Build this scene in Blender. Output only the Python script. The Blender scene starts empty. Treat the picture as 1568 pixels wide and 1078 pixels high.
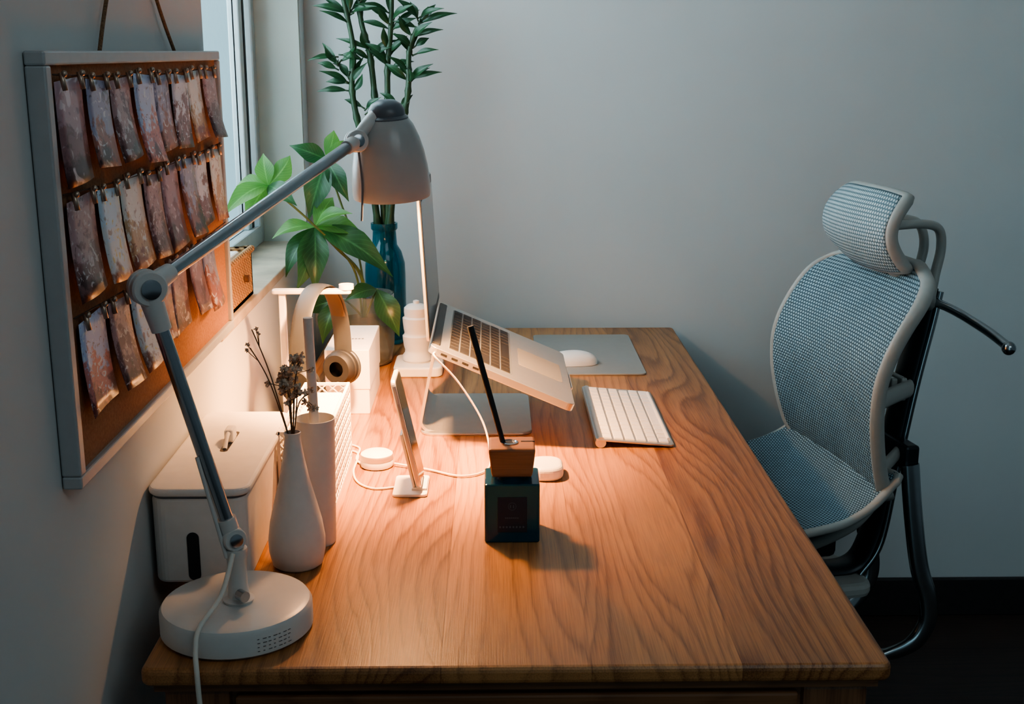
import bpy, math, random
from mathutils import Vector, Matrix
random.seed(7)
V=Vector
# ------------------------------------------------------------ materials
def newmat(name):
    m=bpy.data.materials.new(name);m.use_nodes=True
    nt=m.node_tree
    return m,nt,nt.nodes['Principled BSDF']
def node(nt,t,ins=None,**props):
    n=nt.nodes.new(t)
    for k,v in props.items(): setattr(n,k,v)
    if ins:
        for k,v in ins.items():
            s=n.inputs[k]
            if isinstance(v,bpy.types.NodeSocket): nt.links.new(v,s)
            else: s.default_value=v
    return n
def mth(nt,op,a,b=None,c=None):
    ins={0:a}
    if b is not None: ins[1]=b
    if c is not None: ins[2]=c
    return node(nt,'ShaderNodeMath',ins,operation=op).outputs[0]
def ramp(nt,fac,stops,interp='LINEAR'):
    n=node(nt,'ShaderNodeValToRGB',{0:fac});cr=n.color_ramp;cr.interpolation=interp
    cr.elements[0].position=stops[0][0];cr.elements[0].color=(*stops[0][1],1)
    cr.elements[1].position=stops[-1][0];cr.elements[1].color=(*stops[-1][1],1)
    for p,c in stops[1:-1]:
        e=cr.elements.new(p);e.color=(*c,1)
    return n.outputs[0]
def mixc(nt,f,a,b,mode='MIX'):
    n=nt.nodes.new('ShaderNodeMix');n.data_type='RGBA';n.blend_type=mode
    for s,v in ((n.inputs[0],f),(n.inputs[6],a),(n.inputs[7],b)):
        if isinstance(v,bpy.types.NodeSocket): nt.links.new(v,s)
        else: s.default_value=v if not isinstance(v,tuple) else (*v[:3],1)
    return n.outputs[2]
def objco(nt): return node(nt,'ShaderNodeTexCoord').outputs['Object']
def plain(name,col,rough=.5,metal=0,noise=.04,nscale=60,bump=0.0,**kw):
    m,nt,b=newmat(name)
    n=node(nt,'ShaderNodeTexNoise',{'Vector':objco(nt),'Scale':nscale,'Detail':3.})
    lo=tuple(max(0,c*(1-noise)) for c in col);hi=tuple(min(1,c*(1+noise)) for c in col)
    nt.links.new(ramp(nt,n.outputs['Fac'],[(.3,lo),(.7,hi)]),b.inputs['Base Color'])
    b.inputs['Roughness'].default_value=rough;b.inputs['Metallic'].default_value=metal
    for k,v in kw.items(): b.inputs[k.replace('_',' ')].default_value=v
    if bump:
        bp=node(nt,'ShaderNodeBump',{'Height':n.outputs['Fac'],'Strength':bump,'Distance':.002})
        nt.links.new(bp.outputs[0],b.inputs['Normal'])
    return m
def wood(name,light,dark,axis='Y',plank=.157,rough=.42,ring=12,off=0.37):
    m,nt,b=newmat(name)
    s=node(nt,'ShaderNodeSeparateXYZ',{0:objco(nt)})
    X,Y,Z=s.outputs
    if axis=='X': X,Y=Y,X
    if axis=='Z': X,Y,Z=X,Z,Y
    pi=mth(nt,'FLOOR',mth(nt,'DIVIDE',mth(nt,'ADD',X,off),plank))
    wn=node(nt,'ShaderNodeTexWhiteNoise',{'W':pi},noise_dimensions='1D').outputs['Value']
    vx=mth(nt,'MULTIPLY_ADD',X,9.,mth(nt,'MULTIPLY',wn,31.))
    vy=mth(nt,'MULTIPLY_ADD',Y,1.6,mth(nt,'MULTIPLY',wn,17.))
    vec=node(nt,'ShaderNodeCombineXYZ',{0:vx,1:vy,2:mth(nt,'MULTIPLY',Z,6.)}).outputs[0]
    n1=node(nt,'ShaderNodeTexNoise',{'Vector':vec,'Scale':1.,'Detail':.8,'Roughness':.3}).outputs['Fac']
    vecj=node(nt,'ShaderNodeCombineXYZ',{0:mth(nt,'MULTIPLY',X,150.),1:mth(nt,'MULTIPLY',Y,14.),2:mth(nt,'MULTIPLY',Z,150.)}).outputs[0]
    nj=node(nt,'ShaderNodeTexNoise',{'Vector':vecj,'Scale':1.,'Detail':3.}).outputs['Fac']
    ph=mth(nt,'ADD',mth(nt,'MULTIPLY',n1,float(ring)),mth(nt,'MULTIPLY',X,50.))
    r=mth(nt,'FRACT',mth(nt,'MULTIPLY_ADD',nj,.38,ph))
    rr=ramp(nt,r,[(0,(0.35,)*3),(.07,(.0,)*3),(.2,(.45,)*3),(.45,(.85,)*3),(.88,(1,)*3),(1,(.4,)*3)])
    vec2=node(nt,'ShaderNodeCombineXYZ',{0:mth(nt,'MULTIPLY',X,600.),1:mth(nt,'MULTIPLY',Y,12.),2:mth(nt,'MULTIPLY',Z,600.)}).outputs[0]
    n2=node(nt,'ShaderNodeTexNoise',{'Vector':vec2,'Scale':1.,'Detail':3.}).outputs['Fac']
    n2r=ramp(nt,n2,[(.38,(0,)*3),(.58,(1,)*3)])
    vec3=node(nt,'ShaderNodeCombineXYZ',{0:mth(nt,'MULTIPLY',X,22.),1:mth(nt,'MULTIPLY',Y,1.4),2:Z}).outputs[0]
    n3=node(nt,'ShaderNodeTexNoise',{'Vector':vec3,'Scale':1.,'Detail':3.}).outputs['Fac']
    f=mth(nt,'ADD',mth(nt,'MULTIPLY',rr,.48),mth(nt,'MULTIPLY',n2r,.30))
    f=mth(nt,'ADD',f,mth(nt,'MULTIPLY',mth(nt,'SUBTRACT',n3,.47),.75))
    f=mth(nt,'ADD',f,mth(nt,'MULTIPLY',mth(nt,'SUBTRACT',wn,.45),.55))
    # thin joint between boards
    pf=mth(nt,'FRACT',mth(nt,'DIVIDE',mth(nt,'ADD',X,off),plank))
    jd=ramp(nt,mth(nt,'ABSOLUTE',mth(nt,'SUBTRACT',pf,.5)),[(.494,(0,)*3),(.499,(.35,)*3)])
    f=mth(nt,'SUBTRACT',f,jd)
    c=mixc(nt,mth(nt,'MINIMUM',mth(nt,'MAXIMUM',f,0.),1.),dark,light)
    nt.links.new(c,b.inputs['Base Color'])
    rg=mth(nt,'MULTIPLY_ADD',n2,.12,rough-.06);nt.links.new(rg,b.inputs['Roughness'])
    bp=node(nt,'ShaderNodeBump',{'Height':f,'Strength':.14,'Distance':.001});nt.links.new(bp.outputs[0],b.inputs['Normal'])
    return m
M={}
M['wall']=plain('wall_paint',(.60,.62,.615),.9,noise=.03,nscale=3,bump=.02)
M['reveal']=plain('reveal_paint',(.50,.53,.48),.85,noise=.10,nscale=6)
M['ceil']=plain('ceiling_paint',(.6,.62,.62),.9)
M['base']=plain('baseboard_dark',(.022,.018,.018),.5,noise=.2)
M['floor']=wood('floor_wood',(.050,.030,.022),(.018,.011,.010),'X',.12,.5,6)
M['desk']=wood('oak_desk',(.50,.235,.086),(.155,.058,.019),rough=.36)
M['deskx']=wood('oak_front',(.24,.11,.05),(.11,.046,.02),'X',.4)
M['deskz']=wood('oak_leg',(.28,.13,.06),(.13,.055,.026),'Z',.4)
M['walnut']=wood('cap_wood',(.40,.18,.08),(.22,.085,.035),'X',.5,.5,14)
M['white']=plain('white_plastic',(.78,.77,.74),.38,noise=.02)
M['ceramic']=plain('white_ceramic',(.70,.68,.65),.6,noise=.03)
M['card']=plain('white_cardboard',(.80,.77,.72),.6,noise=.02)
M['lampw']=plain('lamp_enamel',(.62,.62,.60),.32,noise=.02)
M['lampin']=plain('lamp_inner_enamel',(.85,.84,.8),.5,noise=.02)
M['shade']=plain('lamp_shade_enamel',(.44,.45,.44),.28,noise=.02)
M['dgrey']=plain('grey_cap',(.13,.15,.17),.35)
M['chrome']=plain('brushed_steel',(.42,.45,.48),.22,1,noise=.03)
M['alu']=plain('aluminium',(.58,.58,.56),.36,.85,noise=.02)
M['aluL']=plain('aluminium_light',(.70,.68,.64),.38,.6,noise=.02)
M['frame']=plain('board_frame_metal',(.46,.48,.49),.45,.3,noise=.03)
M['black']=plain('black_plastic',(.015,.016,.018),.4)
M['key']=plain('black_keys',(.012,.012,.014),.55)
M['screen']=plain('screen_glass',(.02,.022,.024),.10)
M['pkey']=plain('white_keys',(.82,.84,.85),.45,noise=.01)
M['pad']=plain('mouse_pad_grey',(.34,.34,.32),.42,.4,noise=.02)
M['rope']=plain('jute_rope',(.17,.10,.055),.9,noise=.4,nscale=400)
M['string']=plain('string_dark',(.09,.05,.035),.8)
M['brass']=plain('clip_metal',(.50,.38,.30),.35,.7)
M['cframe']=plain('chair_frame_plastic',(.42,.42,.39),.4,noise=.03)
M['cdark']=plain('chair_dark_metal',(.030,.037,.042),.35,.6)
M['cchrome']=plain('chair_polished_metal',(.36,.40,.42),.2,1)
M['stem']=plain('plant_stem',(.14,.19,.06),.55,noise=.25,nscale=80)
M['bstem']=plain('bamboo_stem',(.022,.055,.02),.45,noise=.35,nscale=60)
M['soil']=plain('soil',(.05,.035,.022),.95,noise=.6,nscale=120,bump=.5)
M['cable']=plain('white_cable',(.72,.69,.62),.5)
M['ring']=plain('headphone_pad',(.008,.010,.015),.6)
M['band']=plain('headphone_band',(.035,.040,.048),.45,0)
M['bandin']=plain('headband_inner',(.07,.048,.034),.7)
M['stick']=plain('white_tube',(.66,.66,.64),.5)
M['label']=plain('dark_label',(.008,.022,.042),.4)
M['labelt']=plain('label_print',(.08,.12,.15),.5)
M['print']=plain('black_print',(.12,.12,.12),.6)
M['dry']=plain('dried_flower',(.55,.44,.34),.9,noise=.5,nscale=300)
M['drystem']=plain('dried_stem',(.15,.10,.06),.9)
M['wframe']=plain('window_frame',(.50,.56,.57),.45)
M['gasket']=plain('window_gasket',(.03,.04,.045),.6)
M['stone']=plain('sill_stone',(.50,.42,.32),.5,noise=.25,nscale=14)
def leafmat(name,a,b_,tl=2.2,tf=.25):
    m,nt,b=newmat(name)
    n=node(nt,'ShaderNodeTexNoise',{'Vector':objco(nt),'Scale':22.,'Detail':2.})
    c=ramp(nt,n.outputs['Fac'],[(.3,a),(.7,b_)])
    uv=node(nt,'ShaderNodeTexCoord').outputs['UV'];s=node(nt,'ShaderNodeSeparateXYZ',{0:uv})
    d=mth(nt,'ABSOLUTE',mth(nt,'SUBTRACT',s.outputs[0],.5))
    rib=ramp(nt,d,[(.015,(1,)*3),(.05,(0,)*3)])
    v=mth(nt,'SINE',mth(nt,'ADD',mth(nt,'MULTIPLY',s.outputs[1],70.),mth(nt,'MULTIPLY',d,-36.)))
    vv=mth(nt,'MULTIPLY',ramp(nt,v,[(.7,(0,)*3),(1,(1,)*3)]),.22)
    c=mixc(nt,mth(nt,'MINIMUM',mth(nt,'ADD',mth(nt,'MULTIPLY',rib,.55),vv),1.),c,tuple(min(1,k*2.3+.03) for k in b_))
    nt.links.new(c,b.inputs['Base Color'])
    b.inputs['Roughness'].default_value=.34
    tr=node(nt,'ShaderNodeBsdfTranslucent',{'Color':(*[min(1,c*tl) for c in b_],1)})
    mx=node(nt,'ShaderNodeMixShader',{0:tf})
    nt.links.new(b.outputs[0],mx.inputs[1]);nt.links.new(tr.outputs[0],mx.inputs[2])
    nt.links.new(mx.outputs[0],nt.nodes['Material Output'].inputs[0])
    return m
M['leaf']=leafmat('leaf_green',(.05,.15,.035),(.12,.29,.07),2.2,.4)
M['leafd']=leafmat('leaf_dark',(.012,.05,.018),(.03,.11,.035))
M['leafb']=leafmat('bamboo_leaf',(.008,.035,.014),(.02,.075,.026),2,.12)
def glass(name,col,rough=.03,trans=1.,ior=1.45):
    return plain(name,col,rough,noise=.02,Transmission_Weight=trans,IOR=ior)
M['bglass']=glass('teal_glass',(.03,.33,.44),.05,.85)
M['cglass']=glass('clear_glass',(.80,.86,.82),.04,.9)
M['dglass']=glass('navy_glass',(.010,.085,.14),.04,.35)
M['wglass']=glass('window_glass',(.92,.97,1.),.0,1.,1.02)
def corkmat():
    m,nt,b=newmat('cork')
    co=objco(nt)
    n=node(nt,'ShaderNodeTexNoise',{'Vector':co,'Scale':380.,'Detail':3.}).outputs['Fac']
    v=node(nt,'ShaderNodeTexVoronoi',{'Vector':co,'Scale':260.}).outputs['Distance']
    c=mixc(nt,n,(.16,.060,.026),(.36,.160,.072))
    c=mixc(nt,mth(nt,'MULTIPLY',v,.5),c,(.46,.23,.11))
    nt.links.new(c,b.inputs['Base Color']);b.inputs['Roughness'].default_value=.95
    bp=node(nt,'ShaderNodeBump',{'Height':n,'Strength':.4,'Distance':.001});nt.links.new(bp.outputs[0],b.inputs['Normal'])
    return m
M['cork']=corkmat()
def photomat(i,sky,mid,dark,hi,scale):
    # printed snapshot: pale upper part, darker subject below, a few bright details
    m,nt,b=newmat('photo_print_%d'%i)
    uv=node(nt,'ShaderNodeTexCoord').outputs['UV'];s=node(nt,'ShaderNodeSeparateXYZ',{0:uv})
    mp=node(nt,'ShaderNodeMapping',{'Vector':objco(nt),'Location':(i*3.1,i*1.7,i*2.3),'Rotation':(i*.7,0,0),'Scale':(1,.8,1)})
    n=node(nt,'ShaderNodeTexNoise',{'Vector':mp.outputs[0],'Scale':scale,'Detail':5.,'Roughness':.65}).outputs['Fac']
    n2=node(nt,'ShaderNodeTexNoise',{'Vector':mp.outputs[0],'Scale':scale*2.4,'Detail':2.,'Distortion':1.2}).outputs['Fac']
    f=mth(nt,'ADD',mth(nt,'MULTIPLY',s.outputs[1],.75),mth(nt,'MULTIPLY',mth(nt,'SUBTRACT',n,.5),1.5))
    c=ramp(nt,f,[(.02,sky),(.34,sky),(.42,mid),(.60,mid),(.74,dark)])
    c=mixc(nt,ramp(nt,n2,[(.60,(0,)*3),(.66,(.75,)*3)]),c,hi)
    c=mixc(nt,ramp(nt,n2,[(.34,(.6,)*3),(.40,(0,)*3)]),c,dark)
    nt.links.new(c,b.inputs['Base Color']);b.inputs['Roughness'].default_value=.3
    return m
PAL=[((.42,.28,.32),(.26,.14,.15),(.08,.035,.04),(.74,.64,.68)),
     ((.60,.72,.84),(.72,.72,.74),(.24,.11,.08),(.72,.52,.12)),
     ((.70,.72,.82),(.26,.14,.15),(.07,.04,.045),(.80,.80,.86)),
     ((.44,.28,.29),(.20,.10,.10),(.07,.035,.035),(.68,.62,.64)),
     ((.60,.76,.92),(.42,.28,.24),(.22,.08,.05),(.80,.78,.78)),
     ((.36,.36,.50),(.34,.14,.11),(.06,.035,.04),(.76,.74,.78)),
     ((.76,.76,.74),(.52,.36,.22),(.24,.09,.07),(.80,.80,.78)),
     ((.52,.58,.80),(.58,.22,.20),(.15,.05,.06),(.78,.82,.90))]
M['photos']=[photomat(i,*p,22+8*(i%4)) for i,p in enumerate(PAL)]
def wicker():
    m,nt,b=newmat('wicker')
    co=objco(nt);s=node(nt,'ShaderNodeSeparateXYZ',{0:co});X,Y,Z=s.outputs
    row=mth(nt,'FLOOR',mth(nt,'MULTIPLY',Z,140.))
    a=mth(nt,'SINE',mth(nt,'ADD',mth(nt,'MULTIPLY',mth(nt,'ADD',Y,X),420.),mth(nt,'MULTIPLY',row,3.1416)))
    bb=mth(nt,'SINE',mth(nt,'MULTIPLY',Z,880.))
    h=mth(nt,'MULTIPLY_ADD',mth(nt,'MULTIPLY',a,bb),.5,.5)
    nt.links.new(mixc(nt,h,(.14,.06,.02),(.60,.34,.14)),b.inputs['Base Color'])
    b.inputs['Roughness'].default_value=.7
    bp=node(nt,'ShaderNodeBump',{'Height':h,'Strength':.8,'Distance':.003});nt.links.new(bp.outputs[0],b.inputs['Normal'])
    return m
M['wicker']=wicker()
def meshfab(name,ku,kv,lo,hi):
    m,nt,b=newmat(name)
    uv=node(nt,'ShaderNodeTexCoord').outputs['UV'];s=node(nt,'ShaderNodeSeparateXYZ',{0:uv});U,W=s.outputs[0],s.outputs[1]
    row=mth(nt,'FLOOR',mth(nt,'MULTIPLY',W,kv))
    off=mth(nt,'MULTIPLY',mth(nt,'MODULO',row,2.),.5)
    fu=mth(nt,'FRACT',mth(nt,'ADD',mth(nt,'MULTIPLY',U,ku),off));fv=mth(nt,'FRACT',mth(nt,'MULTIPLY',W,kv))
    du=mth(nt,'ABSOLUTE',mth(nt,'SUBTRACT',fu,.5));dv=mth(nt,'ABSOLUTE',mth(nt,'SUBTRACT',fv,.5))
    d=mth(nt,'ADD',mth(nt,'POWER',mth(nt,'MULTIPLY',du,2.2),2.),mth(nt,'POWER',mth(nt,'MULTIPLY',dv,2.1),2.))
    f=ramp(nt,d,[(.30,(1,)*3),(.90,(0,)*3)])
    nz=node(nt,'ShaderNodeTexNoise',{'Vector':uv,'Scale':9.,'Detail':2.}).outputs['Fac']
    f2=mth(nt,'MULTIPLY',f,mth(nt,'MULTIPLY_ADD',nz,.8,.5))
    nt.links.new(mixc(nt,mth(nt,'MINIMUM',f2,1.),lo,hi),b.inputs['Base Color'])
    b.inputs['Roughness'].default_value=.6
    bp=node(nt,'ShaderNodeBump',{'Height':f,'Strength':.6,'Distance':.002});nt.links.new(bp.outputs[0],b.inputs['Normal'])
    return m
M['mesh']=meshfab('chair_mesh',110.,170.,(.038,.085,.112),(.38,.53,.60))
M['meshh']=meshfab('headrest_mesh',140.,130.,(.12,.19,.22),(.66,.76,.79))

# ------------------------------------------------------------ geometry helpers
def link(o): bpy.context.collection.objects.link(o);return o
def mk(name,vs,fs,mat,smooth=False,bevel=0,seg=2,uvs=None):
    me=bpy.data.meshes.new(name);me.from_pydata([tuple(v) for v in vs],[],fs);me.update()
    if isinstance(mat,(list,tuple)):
        for k in mat: me.materials.append(k)
    else: me.materials.append(mat)
    if smooth: me.polygons.foreach_set('use_smooth',[True]*len(me.polygons))
    if uvs:
        ul=me.uv_layers.new(name='UVMap')
        for l in me.loops: ul.data[l.index].uv=uvs[l.vertex_index]
    o=link(bpy.data.objects.new(name,me))
    if bevel:
        b=o.modifiers.new('bevel','BEVEL');b.width=bevel;b.segments=seg;b.limit_method='ANGLE';b.angle_limit=.6
    return o
def bm_normals(o):
    import bmesh
    bm=bmesh.new();bm.from_mesh(o.data);bmesh.ops.recalc_face_normals(bm,faces=bm.faces);bm.to_mesh(o.data);bm.free();return o
EX,EY,EZ=V((1,0,0)),V((0,1,0)),V((0,0,1))
def rplate(name,O,lx,ly,lz,mat,r=.0,ex=EX,ey=EY,ez=EZ,bevel=0,rs=6,seg=2,taper=0):
    O=V(O);pts=[]
    if r<=0: pts=[(0,0),(lx,0),(lx,ly),(0,ly)]
    else:
        for cx,cy,a0 in ((lx-r,r,-90),(lx-r,ly-r,0),(r,ly-r,90),(r,r,180)):
            for i in range(rs+1):
                a=math.radians(a0+90*i/rs);pts.append((cx+r*math.cos(a),cy+r*math.sin(a)))
    n=len(pts);vs=[]
    for c in (0,lz):
        for p in pts:
            a,b=p
            if c and taper: a+= (lx/2-a)*taper; b+=(ly/2-b)*taper
            vs.append(O+ex*a+ey*b+ez*c)
    fs=[list(range(n))[::-1],list(range(n,2*n))]+[[i,(i+1)%n,n+(i+1)%n,n+i] for i in range(n)]
    return bm_normals(mk(name,vs,fs,mat,bevel=bevel,seg=seg))
def box(name,x0,x1,y0,y1,z0,z1,mat,bevel=0,r=0,**k):
    return rplate(name,(x0,y0,z0),x1-x0,y1-y0,z1-z0,mat,r=r,bevel=bevel,**k)
def multibox(name,boxes,mat,bevel=0):
    vs=[];fs=[]
    for b in boxes:
        x0,x1,y0,y1,z0,z1=b;n=len(vs)
        vs+=[(x0,y0,z0),(x1,y0,z0),(x1,y1,z0),(x0,y1,z0),(x0,y0,z1),(x1,y0,z1),(x1,y1,z1),(x0,y1,z1)]
        fs+=[[n+i for i in f] for f in ((0,3,2,1),(4,5,6,7),(0,1,5,4),(1,2,6,5),(2,3,7,6),(3,0,4,7))]
    return mk(name,vs,fs,mat,bevel=bevel)
def lathe(name,prof,loc,mat,seg=48,axis=EZ,smooth=True):
    loc=V(loc);q=EZ.rotation_difference(V(axis).normalized());vs=[];fs=[]
    for r,z in prof:
        for i in range(seg):
            a=2*math.pi*i/seg;vs.append(loc+q@V((r*math.cos(a),r*math.sin(a),z)))
    for j in range(len(prof)-1):
        for i in range(seg):
            k=(i+1)%seg;fs.append([j*seg+i,j*seg+k,(j+1)*seg+k,(j+1)*seg+i])
    o=mk(name,vs,fs,mat,smooth=smooth)
    import bmesh
    bm=bmesh.new();bm.from_mesh(o.data);bmesh.ops.remove_doubles(bm,verts=bm.verts,dist=1e-6)
    bmesh.ops.recalc_face_normals(bm,faces=bm.faces);bm.to_mesh(o.data);bm.free()
    if smooth:
        e=o.modifiers.new('es','EDGE_SPLIT');e.split_angle=.7
    return o
def catmull(P,n=8,cyc=False):
    P=[V(p) for p in P];L=len(P);out=[]
    rng=range(L) if cyc else range(L-1)
    for i in rng:
        g=(lambda k:P[k%L]) if cyc else (lambda k:P[max(0,min(L-1,k))])
        p0,p1,p2,p3=g(i-1),g(i),g(i+1),g(i+2)
        for j in range(n):
            t=j/n
            out.append(.5*((2*p1)+(p2-p0)*t+(2*p0-5*p1+4*p2-p3)*t*t+(3*p1-p0-3*p2+p3)*t**3))
    if not cyc: out.append(P[-1])
    return out
def sweep_data(pts,rad,seg=10,cyc=False,flat=1.,up=None):
    n=len(pts);vs=[];fs=[]
    nrm=None
    for i,p in enumerate(pts):
        if cyc: t=(pts[(i+1)%n]-pts[i-1])
        else: t=pts[min(n-1,i+1)]-pts[max(0,i-1)]
        t=t.normalized() if t.length>0 else EZ
        if up is not None:
            nrm=V(up)-t*V(up).dot(t)
        elif nrm is None:
            nrm=t.cross(EZ) if abs(t.z)<.9 else t.cross(EX)
        else: nrm=nrm-t*nrm.dot(t)
        if nrm.length<1e-6: nrm=t.orthogonal()
        nrm=nrm.normalized();bn=t.cross(nrm)
        r=rad[i] if isinstance(rad,(list,tuple)) else rad
        for k in range(seg):
            a=2*math.pi*k/seg;vs.append(p+nrm*(r*flat*math.cos(a))+bn*(r*math.sin(a)))
    for i in range(n if cyc else n-1):
        j=(i+1)%n
        for k in range(seg):
            l=(k+1)%seg;fs.append([i*seg+k,i*seg+l,j*seg+l,j*seg+k])
    if not cyc:
        fs.append(list(range(seg))[::-1]);fs.append([(n-1)*seg+k for k in range(seg)])
    return vs,fs
def tube(name,P,r,mat,n=8,seg=12,cyc=False,smoothpath=True,flat=1.,up=None):
    pts=catmull(P,n,cyc) if smoothpath else [V(p) for p in P]
    if isinstance(r,(list,tuple)):
        L=len(r);m=len(pts);rr=[]
        for i in range(m):
            f=i/(m-1)*(L-1);a=min(L-2,int(f));rr.append(r[a]+(r[a+1]-r[a])*(f-a))
        r=rr
    vs,fs=sweep_data(pts,r,seg,cyc,flat,up)
    o=mk(name,vs,fs,mat,smooth=True);e=o.modifiers.new('es','EDGE_SPLIT');e.split_angle=.9
    return bm_normals(o)
def rod(name,a,b,r,mat,seg=20): return tube(name,[a,b],r,mat,smoothpath=False,seg=seg)
def merge(name,parts_data,mat,smooth=True):
    vs=[];fs=[];uv=[];hasuv=False
    for pd in parts_data:
        v,f=pd[0],pd[1]
        n=len(vs);vs+=v;fs+=[[n+i for i in q] for q in f]
        if len(pd)>2: uv+=pd[2];hasuv=True
        else: uv+=[(0,0)]*len(v)
    return mk(name,vs,fs,mat,smooth=smooth,uvs=uv if hasuv else None)
def group(name,loc,parts):
    e=link(bpy.data.objects.new(name,None));e.location=loc;e.empty_display_size=.05
    for p in parts:
        p.parent=e;p.matrix_parent_inverse=Matrix.Translation(-V(loc))
    return e
def sphere_data(c,r,seg=8,rings=5):
    vs=[];fs=[];c=V(c)
    for j in range(rings+1):
        ph=math.pi*j/rings
        for i in range(seg):
            a=2*math.pi*i/seg;vs.append(c+V((r*math.sin(ph)*math.cos(a),r*math.sin(ph)*math.sin(a),r*math.cos(ph))))
    for j in range(rings):
        for i in range(seg):
            k=(i+1)%seg;fs.append([j*seg+i,(j+1)*seg+i,(j+1)*seg+k,j*seg+k])
    return vs,fs

DZ=.74
WX=-.414
BY=2.79
# ------------------------------------------------------------ room
multibox('wall_left',[(WX-.14,WX,-1.6,1.812,0,2.7),(WX-.14,WX,2.72,BY,0,2.7),(WX-.14,WX,1.812,2.72,0,.933),(WX-.14,WX,1.812,2.72,2.3,2.7)],M['wall'])
box('wall_back',WX-.14,3.2,BY,BY+.1,0,2.7,M['wall'])
box('floor',WX-.14,3.2,-1.6,BY+.1,-.05,0,M['floor'])
box('ceiling',WX-.14,3.2,-1.6,BY+.1,2.7,2.75,M['ceil'])
box('baseboard_back',WX,3.2,BY-.014,BY,0,.098,M['base'],bevel=.003)
box('baseboard_left',WX,WX+.014,-1.6,BY-.014,0,.098,M['base'],bevel=.003)
# window
wp=[]
for n,(y0,y1,z0,z1) in {'stile_near':(1.812,1.85,.95,2.3),'stile_far':(2.682,2.72,.95,2.3),'rail_bottom':(1.85,2.682,.95,.99),'rail_top':(1.85,2.682,2.26,2.3)}.items():
    wp.append(box(n,WX-.135,WX-.095,y0,y1,z0,z1,M['wframe'],bevel=.004))
wp.append(box('sash_stile',WX-.13,WX-.105,2.60,2.635,.99,2.26,M['wframe'],bevel=.003))
wp.append(box('gasket',WX-.125,WX-.104,2.64,2.652,.99,2.26,M['gasket']))
wp.append(box('pane',WX-.120,WX-.116,1.85,2.60,.99,2.26,M['wglass']))
wp.append(box('pane_narrow',WX-.120,WX-.116,2.652,2.682,.99,2.26,M['wglass']))
group('window_1',(WX-.12,2.27,1.6),wp)
box('trim_1',WX-.14,WX+.004,1.812,2.72,.933,.950,M['stone'],bevel=.002)
box('trim_2',WX-.14,WX-.001,2.712,2.72,.95,2.3,M['reveal'])

# ------------------------------------------------------------ desk
dx0,dx1,dy0,dy1=-.368,.416,1.152,2.762
d=[]
top=rplate('desk_top',(dx0,dy0,DZ-.020),dx1-dx0,dy1-dy0,.020,M['desk'],r=.012,bevel=.006,seg=3)
d.append(top)
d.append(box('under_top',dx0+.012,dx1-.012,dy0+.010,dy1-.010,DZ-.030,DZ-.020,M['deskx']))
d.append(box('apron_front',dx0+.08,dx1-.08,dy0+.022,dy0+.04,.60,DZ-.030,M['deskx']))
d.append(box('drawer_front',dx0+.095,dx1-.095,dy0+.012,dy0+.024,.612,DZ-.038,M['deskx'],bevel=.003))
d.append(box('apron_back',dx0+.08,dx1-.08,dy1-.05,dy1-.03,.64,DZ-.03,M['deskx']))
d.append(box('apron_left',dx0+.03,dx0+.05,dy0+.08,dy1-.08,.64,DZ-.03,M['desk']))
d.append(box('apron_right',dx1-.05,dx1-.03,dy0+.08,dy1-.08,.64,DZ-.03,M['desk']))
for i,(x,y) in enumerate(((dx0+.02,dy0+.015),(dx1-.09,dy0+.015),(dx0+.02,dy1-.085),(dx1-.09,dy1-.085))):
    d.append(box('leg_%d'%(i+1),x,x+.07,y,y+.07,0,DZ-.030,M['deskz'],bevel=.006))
group('desk',(.024,1.957,0),d)

# ------------------------------------------------------------ cork board
b=[]
y0,y1,z0,z1=1.112,1.822,.952,1.361
fx=WX+.020
b.append(box('cork_panel',WX+.002,fx-.006,y0+.01,y1-.01,z0+.01,z1-.01,M['cork']))
b.append(multibox('board_frame',[(WX+.001,fx,y0,y1,z1-.013,z1),(WX+.001,fx,y0,y1,z0,z0+.013),(WX+.001,fx,y0,y0+.015,z0+.013,z1-.013),(WX+.001,fx,y1-.011,y1,z0+.013,z1-.013)],M['frame'],bevel=.002))
cv=[];cf=[];cm=[];cuv=[];clipd=[];strd=[]
cx=fx-.004
rows=[(1.336,[1.140+.081*i for i in range(8)],1.),(1.228,[1.146+.082*i for i in range(8)],1.05),(1.112,[1.150+.084*i for i in range(7)],1.05)]
for ri,(zr,ys,hs) in enumerate(rows):
    for j,yc in enumerate(ys):
        w=random.choice([.078,.074,.070]);h=random.uniform(.086,.102)*hs
        tilt=random.uniform(-.10,.05);curl=random.uniform(.006,.016);bow=random.uniform(-.002,.004)
        if ri==2: h=min(h,.098)
        n=len(cv);NU,NV=4,8
        zt=zr-random.uniform(0,.006)
        for a in range(NV+1):
            for c in range(NU+1):
                s=a/NV;u=c/NU-.5
                cv.append((cx+.003+j%2*.002+curl*s*s+bow*(1-4*u*u)*s, yc+u*w+tilt*s*h+w*.40, zt-s*h*(1-.05*s)-u*.004*(1 if j%2 else -1)))
                cuv.append((c/NU,s))
        mi=(ri*3+j*5+random.randint(0,1))%8
        for a in range(NV):
            for c in range(NU):
                q=n+a*(NU+1)+c;cf.append([q,q+1,q+NU+2,q+NU+1]);cm.append(mi)
        yc2=yc+w*.40
        for yy in (yc2-w*.34,yc2+w*.34):
            clipd.append(sweep_data([V((cx+.006,yy,zt+.006)),V((cx+.009,yy,zt-.010))],.0026,6))
            clipd.append(sphere_data((cx+.009,yy,zt+.005),.0032,6,4))
    strd.append(sweep_data([V((cx+.003,y0+.02+(y1-y0-.04)*k/16,zr+.004-.006*(1-((k-8)/8)**2))) for k in range(17)],.0009,5))
o=mk('photo_prints',cv,cf,M['photos'],smooth=True,uvs=cuv)
for p,mi in zip(o.data.polygons,cm): p.material_index=mi
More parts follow.
